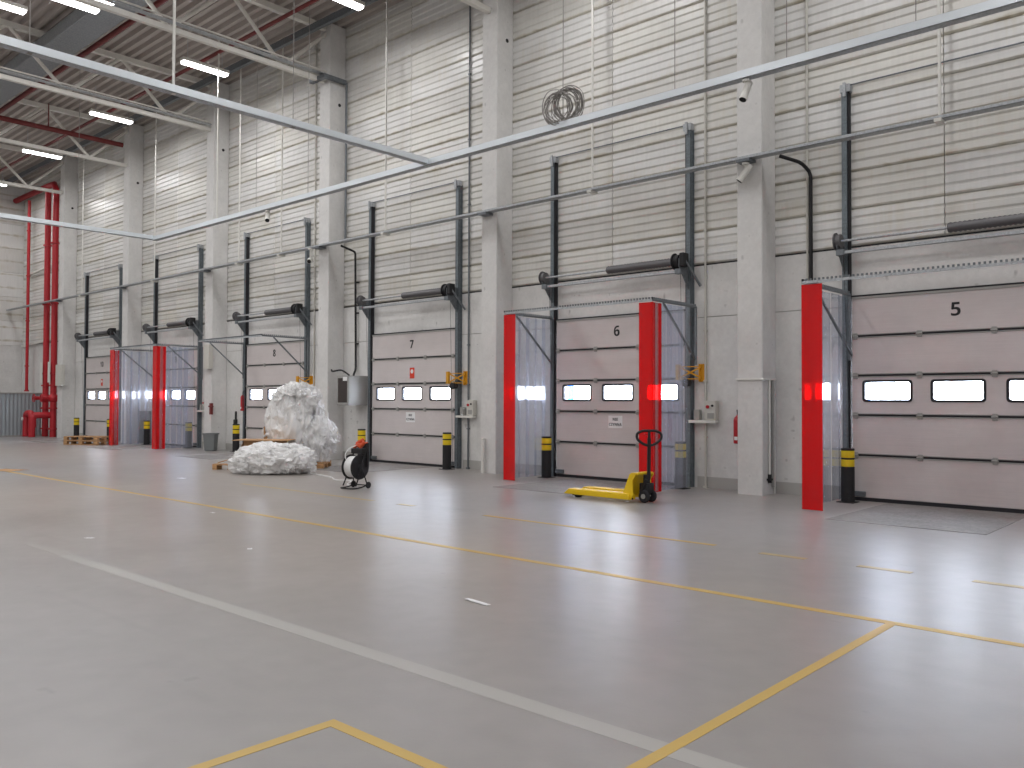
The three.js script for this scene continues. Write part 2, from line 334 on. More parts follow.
// ---------------------------------------------------------------- dock doors
const font = await new FontLoader().loadAsync('fonts/droid/droid_sans_bold.typeface.json');
const at5 = ['nearest the camera', 'behind the pallet truck', 'behind the cable reel', 'behind the plastic heap', 'with the farthest curtain', 'farthest away'];
const text = (s, size, depth = 0.002) => { const g = new TextGeometry(s, { font, size, depth, curveSegments: 4, bevelEnabled: false }); g.computeBoundingBox(); const b = g.boundingBox; g.translate(-(b.min.x + b.max.x) / 2, -(b.min.y + b.max.y) / 2, 0); return g; };
{
  const ys = [0.05, 0.72, 1.345, 1.965, 2.585, 3.19], hw = 1.5, zf = 0.03, zb = 0.075;
  const secGeo = (y0, y1, win) => {
    const holes = win ? [-1, 0, 1].map((i) => roundRect(i * 0.995 - 0.34, i * 0.995 + 0.38, 1.56, 1.87, 0.05)) : [];
    const g = extrude([[-hw, y0 + 0.012], [hw, y0 + 0.012], [hw, y1 - 0.012], [-hw, y1 - 0.012]], zb - zf - 0.012, holes, { bevelEnabled: true, bevelSize: 0.006, bevelThickness: 0.006, bevelSegments: 1, curveSegments: 4 }); g.translate(0, 0, zf + 0.006); return g;
  };
  const secs = ys.slice(0, -1).map((y, i) => secGeo(y, ys[i + 1], i === 2));
  const frameGeo = (() => { const o = roundRect(-0.365, 0.365, 1.55, 1.88, 0.055, THREE.Shape); o.holes.push(roundRect(-0.34, 0.34, 1.575, 1.855, 0.04)); return new THREE.ExtrudeGeometry(o, { depth: 0.06, bevelEnabled: true, bevelSize: 0.006, bevelThickness: 0.005, bevelSegments: 1, curveSegments: 5 }).translate(0, 0, 0.022); })();
  const spring = (() => { const pts = []; const L = 1.45, n = 46; for (let i = 0; i <= n; i++) { const y = (i / n) * L; pts.push(new THREE.Vector2(i % 2 ? 0.078 : 0.066, y)); } pts.unshift(new THREE.Vector2(0.015, 0)); pts.push(new THREE.Vector2(0.015, L)); const g = new THREE.LatheGeometry(pts, 14); g.rotateZ(-Math.PI / 2); g.translate(-0.02, 4.06, 0.35); return g; })();
  const wrap = (s) => { const m = { drum: [] }; return m; };
  for (let k = -1; k <= 5; k++) {
    const num = String(5 + k), d = struct('door_' + (k + 2), `pale grey sectional dock door${k >= 0 ? ' numbered ' + num : ''} with a row of three windows`);
    d.position.set(doorX(k), 0, 0);
    for (let i = 0; i < 5; i++) {
      const s = part('door_section', secs[i].clone(), M.door, d);
      if (i === 2) for (let w = -1; w <= 1; w++) {
        const f = part('window_frame', frameGeo.clone(), M.rubber, s); f.position.x = w * 0.995 + 0.02;
        const gl = part('window_pane', bx(-0.36, 0.36, 1.565, 1.875, 0.045, 0.052), M.glass, s); gl.position.x = w * 0.995 + 0.02;
      }
      if (i === 4 && k >= 0) part('door_number', text(num, 0.2).translate(0, 2.91, zb + 0.001), M.black, s, true);
    }
    for (let i = 1; i < 5; i++) {
      part('joint_seal', [bx(-hw, hw, ys[i] - 0.026, ys[i] + 0.008, 0.05, 0.076)], M.rubber, d);
      part('joint_rail', [rbx(-hw, hw, ys[i] - 0.036, ys[i] - 0.022, 0.07, 0.088, 0.004, 1), rbx(-hw, hw, ys[i] + 0.012, ys[i] + 0.022, 0.07, 0.082, 0.003, 1)], M.grey, d);
      for (const hx of [-1.45, -0.5, 0.5, 1.45]) part('hinge', [rbx(hx - 0.035, hx + 0.035, ys[i] - 0.06, ys[i] + 0.04, 0.074, 0.096, 0.006, 1), cyl([hx - 0.045, ys[i] - 0.008, 0.1], [hx + 0.045, ys[i] - 0.008, 0.1], 0.012, 0.012, 8)], M.grey, d);
    }
    part('bottom_seal', bx(-hw, hw, 0.0, 0.055, 0.03, 0.08), M.rubber, d);
    part('bottom_bracket', [rbx(-1.5, -1.3, 0.07, 0.15, 0.07, 0.12, 0.008, 1), rbx(1.3, 1.5, 0.07, 0.15, 0.07, 0.12, 0.008, 1)], M.galvDark, d);
    part('top_seal', [bx(-hw - 0.03, hw + 0.03, 3.2, 3.225, 0.0, 0.09)], M.rubber, d);
    part('top_cap', [bx(-hw, hw, 3.165, 3.198, 0.076, 0.09)], M.grey, d);
    for (const s of [-1, 1]) {
      const b = (a, c, ...r) => bx(Math.min(s * a, s * c), Math.max(s * a, s * c), ...r);
      const t = part('track', [b(1.53, 1.66, 0, 6.5, 0.0, 0.012), b(1.555, 1.64, 0, 6.52, 0.10, 0.115), b(1.628, 1.64, 0, 6.52, 0.0, 0.11)], M.trackSteel, d);
      part('track_channel', b(1.532, 1.55, 0, 6.5, 0.012, 0.1), M.rubber, t);
      part('track_head', [b(1.50, 1.66, 6.48, 6.6, 0.02, 0.13), b(1.56, 1.6, 6.4, 6.62, 0.13, 0.17)], M.galv, t);
      const pl = extrude([[0, 3.55], [0.06, 3.5], [0.44, 3.95], [0.44, 4.1], [0.0, 4.15]], 0.012); pl.rotateY(-Math.PI / 2); pl.translate(s * 1.6 + 0.006, 0, 0);
      part('bearing_bracket', [pl, b(1.5, 1.62, 3.83, 3.92, 0.3, 0.42)], M.galvDark, d);
    }
    part('tie_rod', cyl([-1.6, 6.58, 0.1], [1.6, 6.58, 0.1], 0.012, 0.012, 8), M.galvDark, d);
    part('shaft', cyl([-1.66, 4.06, 0.35], [1.68, 4.06, 0.35], 0.02), M.galv, d);
    part('torsion_spring', spring.clone(), M.spring, d);
    part('cable_drum', [cyl([-1.64, 4.06, 0.35], [-1.56, 4.06, 0.35], 0.11, 0.11, 20), cyl([-1.65, 4.06, 0.35], [-1.635, 4.06, 0.35], 0.14, 0.14, 20)], M.spring, d);
    part('cable_drum', [cyl([1.48, 4.06, 0.35], [1.58, 4.06, 0.35], 0.12, 0.12, 20), cyl([1.46, 4.06, 0.35], [1.48, 4.06, 0.35], 0.15, 0.15, 20), rbx(1.6, 1.7, 3.95, 4.2, 0.26, 0.44, 0.02)], M.black, d);
    part('support_bar', [bar([1.66, 4.12, 0.4], [1.82, 3.62, 0.06], 0.035)], M.galvDark, d);
    part('angle_bar', [bx(-1.6, 1.6, 3.85, 3.9, 0.38, 0.385), bx(-1.6, 1.6, 3.85, 3.855, 0.34, 0.385)], M.galv, d);
    part('lift_cable', [cyl([-1.5, 0.1, 0.13], [-1.57, 4.06, 0.25], 0.004, 0.004, 6), cyl([1.5, 0.1, 0.13], [1.52, 4.06, 0.25], 0.004, 0.004, 6)], M.black, d);
  }
  // signs stuck on the doors
  const sign = (k, label) => { const t = thing('paper_sign', label, 'sign', [doorX(k) - 0.03, 1.145, zb + 0.001]); part('sheet', bx(-0.165, 0.165, -0.12, 0.12, 0, 0.003), M.paper, t); part('lettering', [text('NIE', 0.055).translate(0, 0.05, 0.003), text('CZYNNA', 0.055).translate(0, -0.05, 0.003)], M.black, t, true); };
  sign(1, 'white printed paper notice on the door behind the pallet truck'); sign(2, 'white printed paper notice on the door behind the cable reel');
  const stick = (k, label) => { const t = thing('warning_sticker', label, 'sticker', [doorX(k) + 0.02, 2.21, zb + 0.001]); part('sheet', bx(-0.085, 0.085, -0.13, 0.13, 0, 0.003), M.sticker, t); part('mark', cyl([0, 0.04, 0.003], [0, 0.04, 0.005], 0.05, 0.05, 16), M.paper, t); };
  stick(2, 'red rectangular sticker with white disc on the door behind the cable reel'); stick(5, 'red rectangular sticker with white disc on the farthest door');
  // dock shelter pads outside, seen blue through the windows
  for (let k = 0; k <= 1; k++) single('dock_shelter_pad', rbx(-0.25, 0, 0, 3.6, k ? -0.72 : -1.15, -0.23, 0.03), M.blue, `blue dock shelter pad outside the door ${at5[k]}, seen through its left window`, 'dock shelter', [doorX(k) - 1.65, 0, 0], 0, 'dock shelter pads');
}

// ---------------------------------------------------------------- strip curtains around the doors
function curtain(k, z, opt, label) {
  const HL = opt.hl ?? 1.62, HR = opt.hr ?? 1.76, Y = 3.24, c = doorX(k), t = thing('strip_curtain', label, 'strip curtain', [c, 0, 0]);
  const rail = (a, b) => { const g = [bar(a, b, 0.03, 0.035)]; return g; };
  const clips = (a, b) => { const g = [], A = V(...a), B = V(...b), n = Math.round(A.distanceTo(B) / 0.06); for (let i = 0; i <= n; i++) { const p = A.clone().lerp(B, i / n); g.push(bx(p.x - 0.012, p.x + 0.012, p.y + 0.018, p.y + 0.05, p.z - 0.012, p.z + 0.012)); } return g; };
  const fr = part('front_rail', rail([-HL, Y, z], [HR, Y, z]), M.galv, t); const fc = part('clip_row', clips([-HL, Y, z], [HR, Y, z]), M.galvDark, fr); fc.userData.kind = 'stuff';
  for (const s of [-1, 1]) {
    const hw = s < 0 ? HL : HR;
    const sr = part('side_rail', rail([s * hw, Y, 0.12], [s * hw, Y, z]), M.galvDark, t); const sc = part('clip_row', clips([s * hw, Y, 0.15], [s * hw, Y, z]), M.galvDark, sr); sc.userData.kind = 'stuff';
    part('brace', bar([s * hw, Y - 0.02, z * 0.78], [s * (hw - 0.02), 2.28, 0.1], 0.03), M.galvDark, t);
    part('wall_post', bx(s * hw - 0.02, s * hw + 0.02, 2.2, Y, 0.115, 0.14), M.galvDark, t);
  }
  const strip = (name, w, mat, x, zc, turn, y0) => {
    const n = 8, o = [], q = []; for (let i = 0; i <= n; i++) { const u = (i / n - 0.5) * w, b = 0.012 * (1 - (2 * i / n - 1) ** 2); o.push([u, b]); q.unshift([u, b + 0.003]); }
    const g = extrude([...o, ...q], Y - 0.03 - y0); g.rotateX(-Math.PI / 2); g.translate(0, y0, 0); const m = part(name, g, mat, t); m.position.set(x, 0, zc); m.rotation.y = turn; return m;
  };
  const w = 0.3;
  for (const s of [-1, 1]) {
    const hw = s < 0 ? HL : HR;
    if (s < 0 ? !opt.left : !opt.right) continue;
    for (let i = 0; i < 5; i++) { const z0 = s < 0 ? 0.26 : 0.58, zc = z0 + i * (z - z0 - 0.16) / 4.6; if (zc > z - 0.22) continue; strip('clear_strip', 0.33, M.pvc, s * hw - (s < 0 ? opt.sx ?? 0 : 0) + (i % 2 ? 0.016 : -0.004), zc, Math.PI / 2, 0.03 + 0.01 * (i % 2)); }
    if (s < 0) { strip('red_strip', opt.lw ?? 0.3, M.pvcRed, -hw + (opt.lw ?? 0.3) / 2 - 0.02, z, 0, 0.02); if (opt.both) strip('red_strip', 0.3, M.pvcRed, -hw - 0.01, z - 0.145, Math.PI / 2, 0.02); }
    else { strip('red_strip', 0.28, M.pvcRed, hw - 0.125, z, 0, 0.02); strip('red_strip', 0.3, M.pvcRed, hw - 0.005, z - 0.145, Math.PI / 2, 0.02); }
  }
  return t;
}
curtain(0, 1.9, { left: true, right: true, hl: 1.52, sx: 0.06 }, 'nearest clear strip curtain with one red strip, right of the nearest column');
curtain(1, 1.55, { left: true, right: true, hl: 1.6, both: true }, 'clear strip curtain with two red corner strips behind the pallet truck');
curtain(3, 1.55, {}, 'bare galvanised curtain frame without strips above the door behind the plastic heap');
curtain(4, 1.62, { left: true, right: true, hl: 1.5, hr: 1.9, both: true }, 'farthest clear strip curtain with two red corner strips, near the stacked pallets');

// ---------------------------------------------------------------- bollards
{
  let b; const put = (k, s, where) => {
    const pos = [doorX(k) + (s < 0 ? (k === 0 ? -1.45 : k === 4 ? -1.36 : -1.48) : 1.62), 0, 0.42], label = 'black and yellow banded bollard ' + where;
    if (b) return dup(b, pos, label);
    b = thing('bollard', label, 'bollard', pos, 0, 'bollards beside the doors');
    const ring = (y0, y1, r = 0.1) => new THREE.LatheGeometry([[0, y0], [r - 0.006, y0], [r, y0 + 0.006], [r, y1 - 0.006], [r - 0.006, y1], [0, y1]].map((q) => new THREE.Vector2(...q)), 22);
    part('post', ring(0.012, 0.55), M.black, b); part('base_plate', bx(-0.13, 0.13, 0, 0.012, -0.13, 0.13), M.black, b);
    part('yellow_band', ring(0.55, 0.66), M.yellow, b); part('black_band', ring(0.66, 0.685), M.black, b); part('yellow_band', ring(0.685, 0.795), M.yellow, b); part('cap', ring(0.795, 0.83), M.black, b);
  };
  put(0, -1, 'right of the nearest red strip'); put(1, -1, 'left of the door behind the pallet truck'); put(1, 1, 'behind the pallet truck handle, seen through clear strips');
  put(2, 1, 'right of the door behind the cable reel'); put(2, -1, 'directly behind the cable reel'); put(3, -1, 'near the wall extinguisher, left of the plastic heap'); put(3, 1, 'hidden behind the plastic heap');
  put(4, -1, 'between the two farthest red strips'); put(4, 1, 'right of the farthest curtain, seen through its strips'); put(5, -1, 'behind the stacked pallets, farthest of all'); put(5, 1, 'beside the leftmost red strip, behind the pallets'); put(0, 1, 'beyond the right edge of the picture');
}

// ---------------------------------------------------------------- wall services beside each door
for (let k = 1; k <= 4; k++) {
  const x = doorX(k) + 1.9;
  single('conduit', [cyl([0, 0.02, 0.03], [0, ROOF - 0.02, 0.03], 0.02, 0.02, 8), bx(-0.04, 0.04, 0, 0.04, 0.0, 0.06), ...[0.9, 1.9, 2.8, 4.6, 6, 7.5, 9].map((y) => bx(-0.03, 0.03, y, y + 0.025, 0, 0.055))], k === 2 ? M.galvDark : M.offwhite, `thin vertical conduit on the wall right of the door ${at5[k]}`, 'conduit', [x, 0, 0], 0, 'conduits beside doors');
  const t = thing('control_station', `control box on white ledge right of the door ${at5[k]}`, 'control box', [x, 0, 0], 0, 'door control boxes');
  part('ledge', rbx(-0.27, 0.27, 1.16, 1.21, 0.056, 0.17, 0.006), M.white, t);
  part('box', rbx(0.05, 0.25, 1.215, 1.56, 0.003, 0.13, 0.012), M.offwhite, t); part('small_box', rbx(-0.2, -0.09, 1.215, 1.4, 0.003, 0.1, 0.01), M.grey, t);
  part('button', cyl([0.1, 1.45, 0.13], [0.1, 1.45, 0.155], 0.03), M.redPaint, t); part('button', cyl([0.19, 1.47, 0.13], [0.19, 1.47, 0.145], 0.02), M.black, t); part('label_plate', bx(0.09, 0.22, 1.24, 1.34, 0.13, 0.133), M.grey, t);
}
for (let k = 1; k <= 3; k++) {
  const t = thing('dock_light', `yellow folding arm dock light on the wall right of the door ${at5[k]}`, 'dock light', [doorX(k) + 1.84, 0, 0], 0, 'dock lights');
  part('wall_plate', [rbx(-0.05, 0.07, 1.9, 2.22, 0.0, 0.03, 0.005), rbx(-0.05, -0.035, 1.9, 2.22, 0.03, 0.09, 0.004, 1)], M.amber, t);
  part('arm', [bar([-0.02, 2.16, 0.06], [-0.33, 1.97, 0.26], 0.028), bar([-0.02, 1.97, 0.06], [-0.33, 2.16, 0.26], 0.028), bar([-0.02, 2.17, 0.06], [-0.33, 2.17, 0.26], 0.018), bar([-0.02, 1.95, 0.06], [-0.33, 1.95, 0.26], 0.018)], M.amber, t);
  part('end_plate', rbx(-0.4, -0.32, 1.93, 2.21, 0.24, 0.3, 0.008), M.amber, t);
  part('lamp_head', [cyl([-0.2, 1.88, 0.16], [-0.2, 1.88, 0.3], 0.06, 0.075, 16), cyl([-0.2, 1.88, 0.14], [-0.2, 1.98, 0.14], 0.012)], M.black, t);
}
// fire extinguishers
function extinguisher(x, y, z, label) {
  const t = thing('fire_extinguisher', label, 'extinguisher', [x, y, z]);
  const b = new THREE.LatheGeometry([[0, 0], [0.065, 0], [0.075, 0.015], [0.075, 0.4], [0.06, 0.45], [0.025, 0.48], [0.02, 0.5], [0, 0.5]].map((q) => new THREE.Vector2(...q)), 20);
  part('cylinder', b, M.redPaint, t); part('valve', [cyl([0, 0.5, 0], [0, 0.56, 0], 0.018), bar([-0.02, 0.57, 0], [0.1, 0.6, 0], 0.02), bar([-0.02, 0.55, 0], [0.1, 0.54, 0], 0.016)], M.black, t);
  part('hose', tube([[0.01, 0.53, 0.02], [0.09, 0.5, 0.06], [0.1, 0.3, 0.06], [0.085, 0.12, 0.05]], 0.011), M.black, t); part('label_sheet', bx(-0.03, 0.03, 0.06, 0.12, 0.0735, 0.077), M.paper, t);
  part('wall_bracket', [bx(-0.02, 0.02, 0.1, 0.55, -0.1, -0.085), bx(-0.04, 0.04, 0.3, 0.33, -0.09, -0.06)], M.black, t);
  return t;
}
extinguisher(-6.95, 0.82, 0.11, 'red fire extinguisher on the wall, half hidden by the nearest column');
extinguisher(-23.2, 1.22, 0.11, 'red fire extinguisher on the wall left of the plastic heap');
single('hydrant_lever', [cyl([0, 0.95, 0.03], [0, 1.2, 0.03], 0.03), rbx(-0.06, 0.06, 0.8, 0.95, 0, 0.08, 0.01)], M.black, 'small dark wall fitting below the far extinguisher', 'wall fitting', [-23.75, 0, 0]);
single('lever_fitting', [rbx(-0.05, 0.05, 1.1, 1.45, 0, 0.08, 0.01), cyl([-0.12, 1.35, 0.05], [0.12, 1.35, 0.05], 0.025)], M.redDull, 'small red handle fitting on the column by the grey bin', 'wall fitting', [-24.28, 0, 0.515]);
// grey cabinet by the third column
{
  const t = thing('electrical_cabinet', 'grey metal wall cabinet with dark glazed door above the cable reel', 'cabinet', [-17.58, 1.42, 0]);
  part('body', bx(-0.25, 0.25, 0, 0.75, 0.0, 0.58), M.grey, t); const d = part('door', rbx(-0.24, 0.24, 0.012, 0.738, 0.582, 0.598, 0.006), M.grey, t); part('glazing', bx(-0.19, 0.19, 0.07, 0.69, 0.598, 0.602), M.darkGlass, d); part('notice', bx(0.02, 0.19, 0.62, 0.72, 0.602, 0.604), M.paper, d);
}
single('cable_run', [pipe([[-17.75, 5.5, 0.55], [-17.75, 5.4, 0.1], [-17.75, 2.35, 0.06], [-17.66, 2.2, 0.2], [-17.58, 2.16, 0.25]], 0.028, 0.06), ...[3, 3.8, 4.6].map((y) => bx(-17.8, -17.7, y, y + 0.03, 0, 0.06))], M.black, 'thick black cable dropping from the tray into the grey wall cabinet', 'cable');
single('cable_run', tube([[-17.7, 2.19, 0.3], [-17.9, 2.32, 0.4], [-18.2, 2.3, 0.45], [-18.33, 2.34, 0.4]], 0.022), M.black, 'short black cable sagging from the column to the grey cabinet', 'cable');
single('cable_run', [pipe([[-6.0, 5.55, 0.5], [-5.75, 5.45, 0.25], [-5.66, 5.3, 0.08], [-5.66, 1.3, 0.08]], 0.03, 0.08)], M.black, 'thick black cable dropping from the tray behind the nearest red strip', 'cable');
single('conduit', [cyl([-5.74, 0.02, 0.03], [-5.74, ROOF - 0.02, 0.03], 0.02, 0.02, 8)], M.offwhite, 'white vertical conduit behind the nearest black cable drop', 'conduit');
single('junction_box', rbx(-0.12, 0.12, 2.55, 3.02, 0, 0.12, 0.01), M.white, 'white box on the wall right of the column right of the cable reel', 'box', [-12.18, 0, 0]);
single('junction_box', rbx(-0.16, 0.16, 2.5, 3.25, 0, 0.14, 0.01), M.offwhite, 'pale box on the column behind the grey waste bin', 'box', [-24.45, 0, 0.51]);
single('junction_box', rbx(-0.3, 0.3, 2.1, 2.95, 0, 0.14, 0.01), M.offwhite, 'pale box on the column beside the red riser pipes', 'box', [-36.4, 0, 0.51]);
single('pipe_stub', [cyl([0, 0, 0.05], [0, 0.72, 0.05], 0.035), cyl([0, 0.72, 0.05], [0, 0.74, 0.05], 0.04)], M.white, 'short white pipe stub at the foot of the column right of the cable reel', 'pipe', [-12.64, 0, 0.515]);
{
  const t = thing('column_piping', 'thin white pipes clamped around the nearest column, dropping to the floor', 'pipe', [colX(0), 0, 0]);
  part('collar', [rbx(-0.24, 0.26, 1.9, 1.935, 0.512, 0.535, 0.005, 1), rbx(0.23, 0.255, 1.9, 1.935, 0.05, 0.53, 0.005, 1)], M.white, t);
  part('drop_pipe', cyl([0.25, 0.25, 0.3], [0.25, 1.9, 0.3], 0.018), M.white, t); part('drop_pipe', cyl([0.25, 0.12, 0.18], [0.25, 1.9, 0.18], 0.022), M.grey, t);
  part('valve', [cyl([0.25, 0.2, 0.3], [0.25, 0.34, 0.3], 0.03), bx(0.22, 0.29, 0.24, 0.27, 0.26, 0.36)], M.black, t); part('perforated_rail', [bx(0.235, 0.25, 0, 0.75, 0.08, 0.12), ...[0.12, 0.25, 0.5, 0.62].map((y) => cyl([0.25, y, 0.1], [0.253, y, 0.1], 0.014, 0.014, 8))], M.white, t);
}

// ---------------------------------------------------------------- cable trays
function channel(name, a, b, w, h, mat, label, teeth) {   // open-topped tray from a to b, a,b = bottom centre
  const t = thing(name, label, 'cable tray'), A = V(...a), B = V(...b), dir = B.clone().sub(A).normalize(), side = V(-dir.z, 0, dir.x), L = A.distanceTo(B);
  const slab = (o, y0, y1, th) => { const p = A.clone().addScaledVector(side, o), q = B.clone().addScaledVector(side, o); return bar([p.x, (y0 + y1) / 2 + a[1], p.z], [q.x, (y0 + y1) / 2 + a[1], q.z], th, y1 - y0); };
  part('bottom', slab(0, 0, 0.006, w), mat === M.tray ? M.galv : mat, t); part('side', slab(w / 2 - 0.004, 0, h, 0.008), mat, t); part('side', slab(-w / 2 + 0.004, 0, h, 0.008), mat, t);
  if (teeth) { const g = []; for (let s = 0; s < L; s += 0.11) { const p = A.clone().addScaledVector(dir, s).addScaledVector(side, w / 2 - 0.004), q = p.clone().addScaledVector(dir, 0.045); g.push(bar([p.x, a[1] + h + 0.02, p.z], [q.x, a[1] + h + 0.02, q.z], 0.006, 0.04)); } const m = part('perforated_edge', g, mat, t); m.userData.kind = 'stuff'; }
  return t;
}
channel('cable_tray', [3, 6.34, 2.0], [-25.1, 6.34, 2.0], 0.15, 0.12, M.tray, 'upper galvanised cable tray running along the dock wall, higher and nearer');
channel('cable_tray', [-12.85, 6.36, 2.08], [-12.85, 6.36, 13.5], 0.15, 0.12, M.tray, 'galvanised cable tray crossing the hall to the upper left corner');
channel('cable_tray', [-25.1, 6.36, 2.08], [-25.1, 6.36, 13.5], 0.15, 0.12, M.tray, 'farther galvanised cable tray crossing the hall at the left edge');
const lower = channel('cable_tray', [3, 5.56, 0.62], [X0 + 0.05, 5.56, 0.62], 0.16, 0.05, M.galv, 'lower dark perforated cable tray fixed along the column faces', true);
for (let k = 0; k < 6; k++) part('bracket', [bx(colX(k) - 0.12, colX(k) + 0.12, 5.51, 5.558, 0.512, 0.74)], M.galvDark, lower);
// hangers
{
  const rods = [[-3.55, 0.62, 5.57], [-9.71, 0.62, 5.57], [-15.9, 0.62, 5.57], [-20.4, 0.62, 5.57], [-22.63, 0.62, 5.57], [-28.08, 0.62, 5.57], [-34.2, 0.62, 5.57]];
  const nm = ['over the nearest door', 'over the door behind the pallet truck', 'over the door behind the cable reel', 'right of the door behind the plastic heap', 'left of the door behind the plastic heap', 'over the door with the farthest curtain', 'over the farthest door'];
  rods.forEach(([x, z, y], i) => single('hanger_rod', [cyl([0, y + 0.05, 0], [0, ROOF - 0.02, 0], 0.022, 0.022, 8), bx(-0.05, 0.05, y - 0.05, y, -0.11, 0.11), cyl([0, y, 0], [0, y + 0.06, 0], 0.022)], M.white, 'white rod hanging the lower tray ' + nm[i], 'rod', [x, 0, z], 0, 'white hanger rods'));
  const wires = [[-9.32, 2, 'beside the cable coil'], [-7.05, 2, 'left of the nearest column'], [-5.2, 2, 'right of the nearest column'], [-3.45, 2, 'over the nearest door'], [-14.2, 2, 'left of the tray junction'], [-17.1, 2, 'in front of the third column'], [-19.4, 2, 'left of the third column'], [-21.38, 2, 'in front of the fourth column'], [-12.85, 5.2, 'on the crossing tray near its junction'], [-12.85, 7.38, 'on the crossing tray in its middle'], [-12.85, 9.45, 'on the crossing tray near the picture edge'], [-25.1, 4.2, 'on the far crossing tray']];
  wires.forEach(([x, z, w], i) => single('hanger_wire', [cyl([0, 6.36, 0], [0, ROOF - 0.02, 0], i === 7 || i === 9 ? 0.025 : 0.007, i === 7 || i === 9 ? 0.025 : 0.007, 6), bx(-0.03, 0.03, 6.35, 6.37, -0.03, 0.03)], i === 7 || i === 9 ? M.white : M.cable, 'thin wire hanging the upper tray ' + w, 'wire', [x, 0, z], 0, 'tray hanger wires'));
}
// coil of cable on the upper tray
{
  const g = []; seed = 21;
  for (let i = 0; i < 26; i++) {
    const r = rr(0.24, 0.32), off = i < 14 ? rr(-0.05, 0.06) : rr(-0.22, -0.05), tilt = i < 14 ? rr(-0.15, 0.15) : rr(-0.5, 0.3), pts = [];
    for (let j = 0; j < 14; j++) { const a = j / 14 * Math.PI * 2; pts.push([off + Math.cos(a) * r * 0.85 + rr(-0.012, 0.012), Math.sin(a) * r + rr(-0.012, 0.012) - (i >= 14 ? 0.05 : 0), Math.sin(a + 0.4) * tilt * r + rr(-0.03, 0.03)]); }
    g.push(tube(pts, 0.0075, 5, 42, true));
  }
  g.push(tube([[0, 0.3, 0], [0.0, 0.05, 0.03], [0.06, -0.2, 0.1], [0.25, -0.28, 0.1], [0.3, -0.2, 0.05]], 0.008, 5));
  single('cable_coil', g, M.cable, 'loose coil of thin grey cable hanging on the upper tray', 'cable coil', [-9.22, 6.76, 2.0], 0.35);
}
// security cameras
function cctv(pos, dir, label, arm = 0.14) {
  const t = thing('security_camera', label, 'camera', pos); const d = V(...dir).normalize(), c = V(0, -arm - 0.02, 0), p = (s) => { const q = c.clone().addScaledVector(d, s); return [q.x, q.y, q.z]; };
  part('mount', [cyl([0, 0, 0], [0, -0.03, 0], 0.06), cyl([0, -0.03, 0], [0, -arm, 0], 0.018)], M.white, t);
  part('body', [cyl(p(-0.14), p(0.13), 0.055, 0.055, 18), cyl(p(0.13), p(0.17), 0.06, 0.06, 18)], M.white, t); part('lens', [cyl(p(0.17), p(0.174), 0.052, 0.052, 18)], M.black, t);
  part('visor', [bar(p(-0.1), p(0.2), 0.1, 0.008).translate(0, 0.062, 0)], M.white, t);
}
cctv([-5.83, 6.33, 2.0], [-0.1, -0.75, 0.35], 'white bullet security camera under the upper tray by the nearest column');
cctv([-6.52, 5.5, 0.66], [-0.55, -0.8, 0.25], 'white bullet security camera under the lower tray on the nearest column');
cctv([-18.85, 6.33, 2.0], [0.4, -0.5, 0.3], 'small security camera under the upper tray near the third column');
cctv([-18.95, 5.56, 0.66], [0.5, -0.25, 0.5], 'white security camera under the lower tray at the third column', 0.3);

// ---------------------------------------------------------------- red pipework
{
  const t = thing('sprinkler_riser', 'pair of thick red sprinkler riser pipes standing in the far corner', 'pipes', [-38, 0, 0.42]);
  for (const x of [-0.42, 0.45]) {
    part('riser_pipe', pipe([[x, 0.3, 0], [x, 10.55, 0], [-4.4, 10.55, 0.0]], 0.12, 0.35, 16), M.redPaint, t);
    part('flange', [2.1, 2.6, 5.5, 8].map((y) => cyl([x, y, 0], [x, y + 0.06, 0], 0.17, 0.17, 18)), M.redPaint, t);
    part('valve', [new THREE.SphereGeometry(0.2, 18, 12).translate(x, 1.6, 0), cyl([x, 1.6, 0], [x, 1.6, 0.45], 0.08), new THREE.TorusGeometry(0.15, 0.02, 8, 20).translate(x, 1.6, 0.45), cyl([x, 1.15, 0], [x, 1.22, 0], 0.19, 0.19, 18), cyl([x, 0.3, 0], [x, 0.36, 0], 0.19, 0.19, 18)], M.redPaint, t);
    part('foot', [cyl([x, 0, 0], [x, 0.3, 0], 0.12)], M.redPaint, t); part('tag_plate', bx(x - 0.12, x + 0.12, 2.25, 3.1, 0.18, 0.19), M.white, t);
  }
  part('branch_pipe', pipe([[0.4, 0.9, 0.1], [0.4, 0.9, 0.5], [0.3, 0.9, 0.72], [0.3, 0.4, 0.72]], 0.13, 0.2, 14), M.redPaint, t);
  part('branch_pipe', pipe([[0.3, 0.02, 0.75], [0.3, 0.98, 0.75], [-0.35, 0.98, 0.75], [-0.35, 0.02, 0.75]], 0.13, 0.22, 14), M.redPaint, t);
  part('gauge', [cyl([-0.35, 0.75, 0.88], [-0.35, 0.75, 0.92], 0.07)], M.paper, t);
}
single('sprinkler_pipe', [cyl([0, 1.9, 0], [0, 10.38, 0], 0.065), cyl([0, 1.9, 0], [0, 1.96, 0], 0.1), ...[3, 5, 7, 9].map((y) => cyl([0, y, 0], [0, y + 0.05, 0], 0.09))], M.redPaint, 'thin red vertical pipe left of the thick risers', 'pipe', [-41.05, 0, 0.3]);
single('bracket_bar', [bar([-42.3, 3.95, 0.12], [-38.2, 4.15, 0.12], 0.09), bx(-42.3, -42.2, 3.91, 3.99, 0.006, 0.12), bx(-38.3, -38.2, 4.11, 4.19, 0.006, 0.12)], M.white, 'white horizontal bar behind the red risers', 'bar');
single('bracket_bar', [bar([-42.0, 7.1, 0.12], [-38.2, 7.35, 0.12], 0.08), bx(-42.0, -41.9, 7.06, 7.14, 0.006, 0.12), bx(-38.3, -38.2, 7.3, 7.4, 0.006, 0.12)], M.white, 'upper white bar behind the red risers', 'bar');
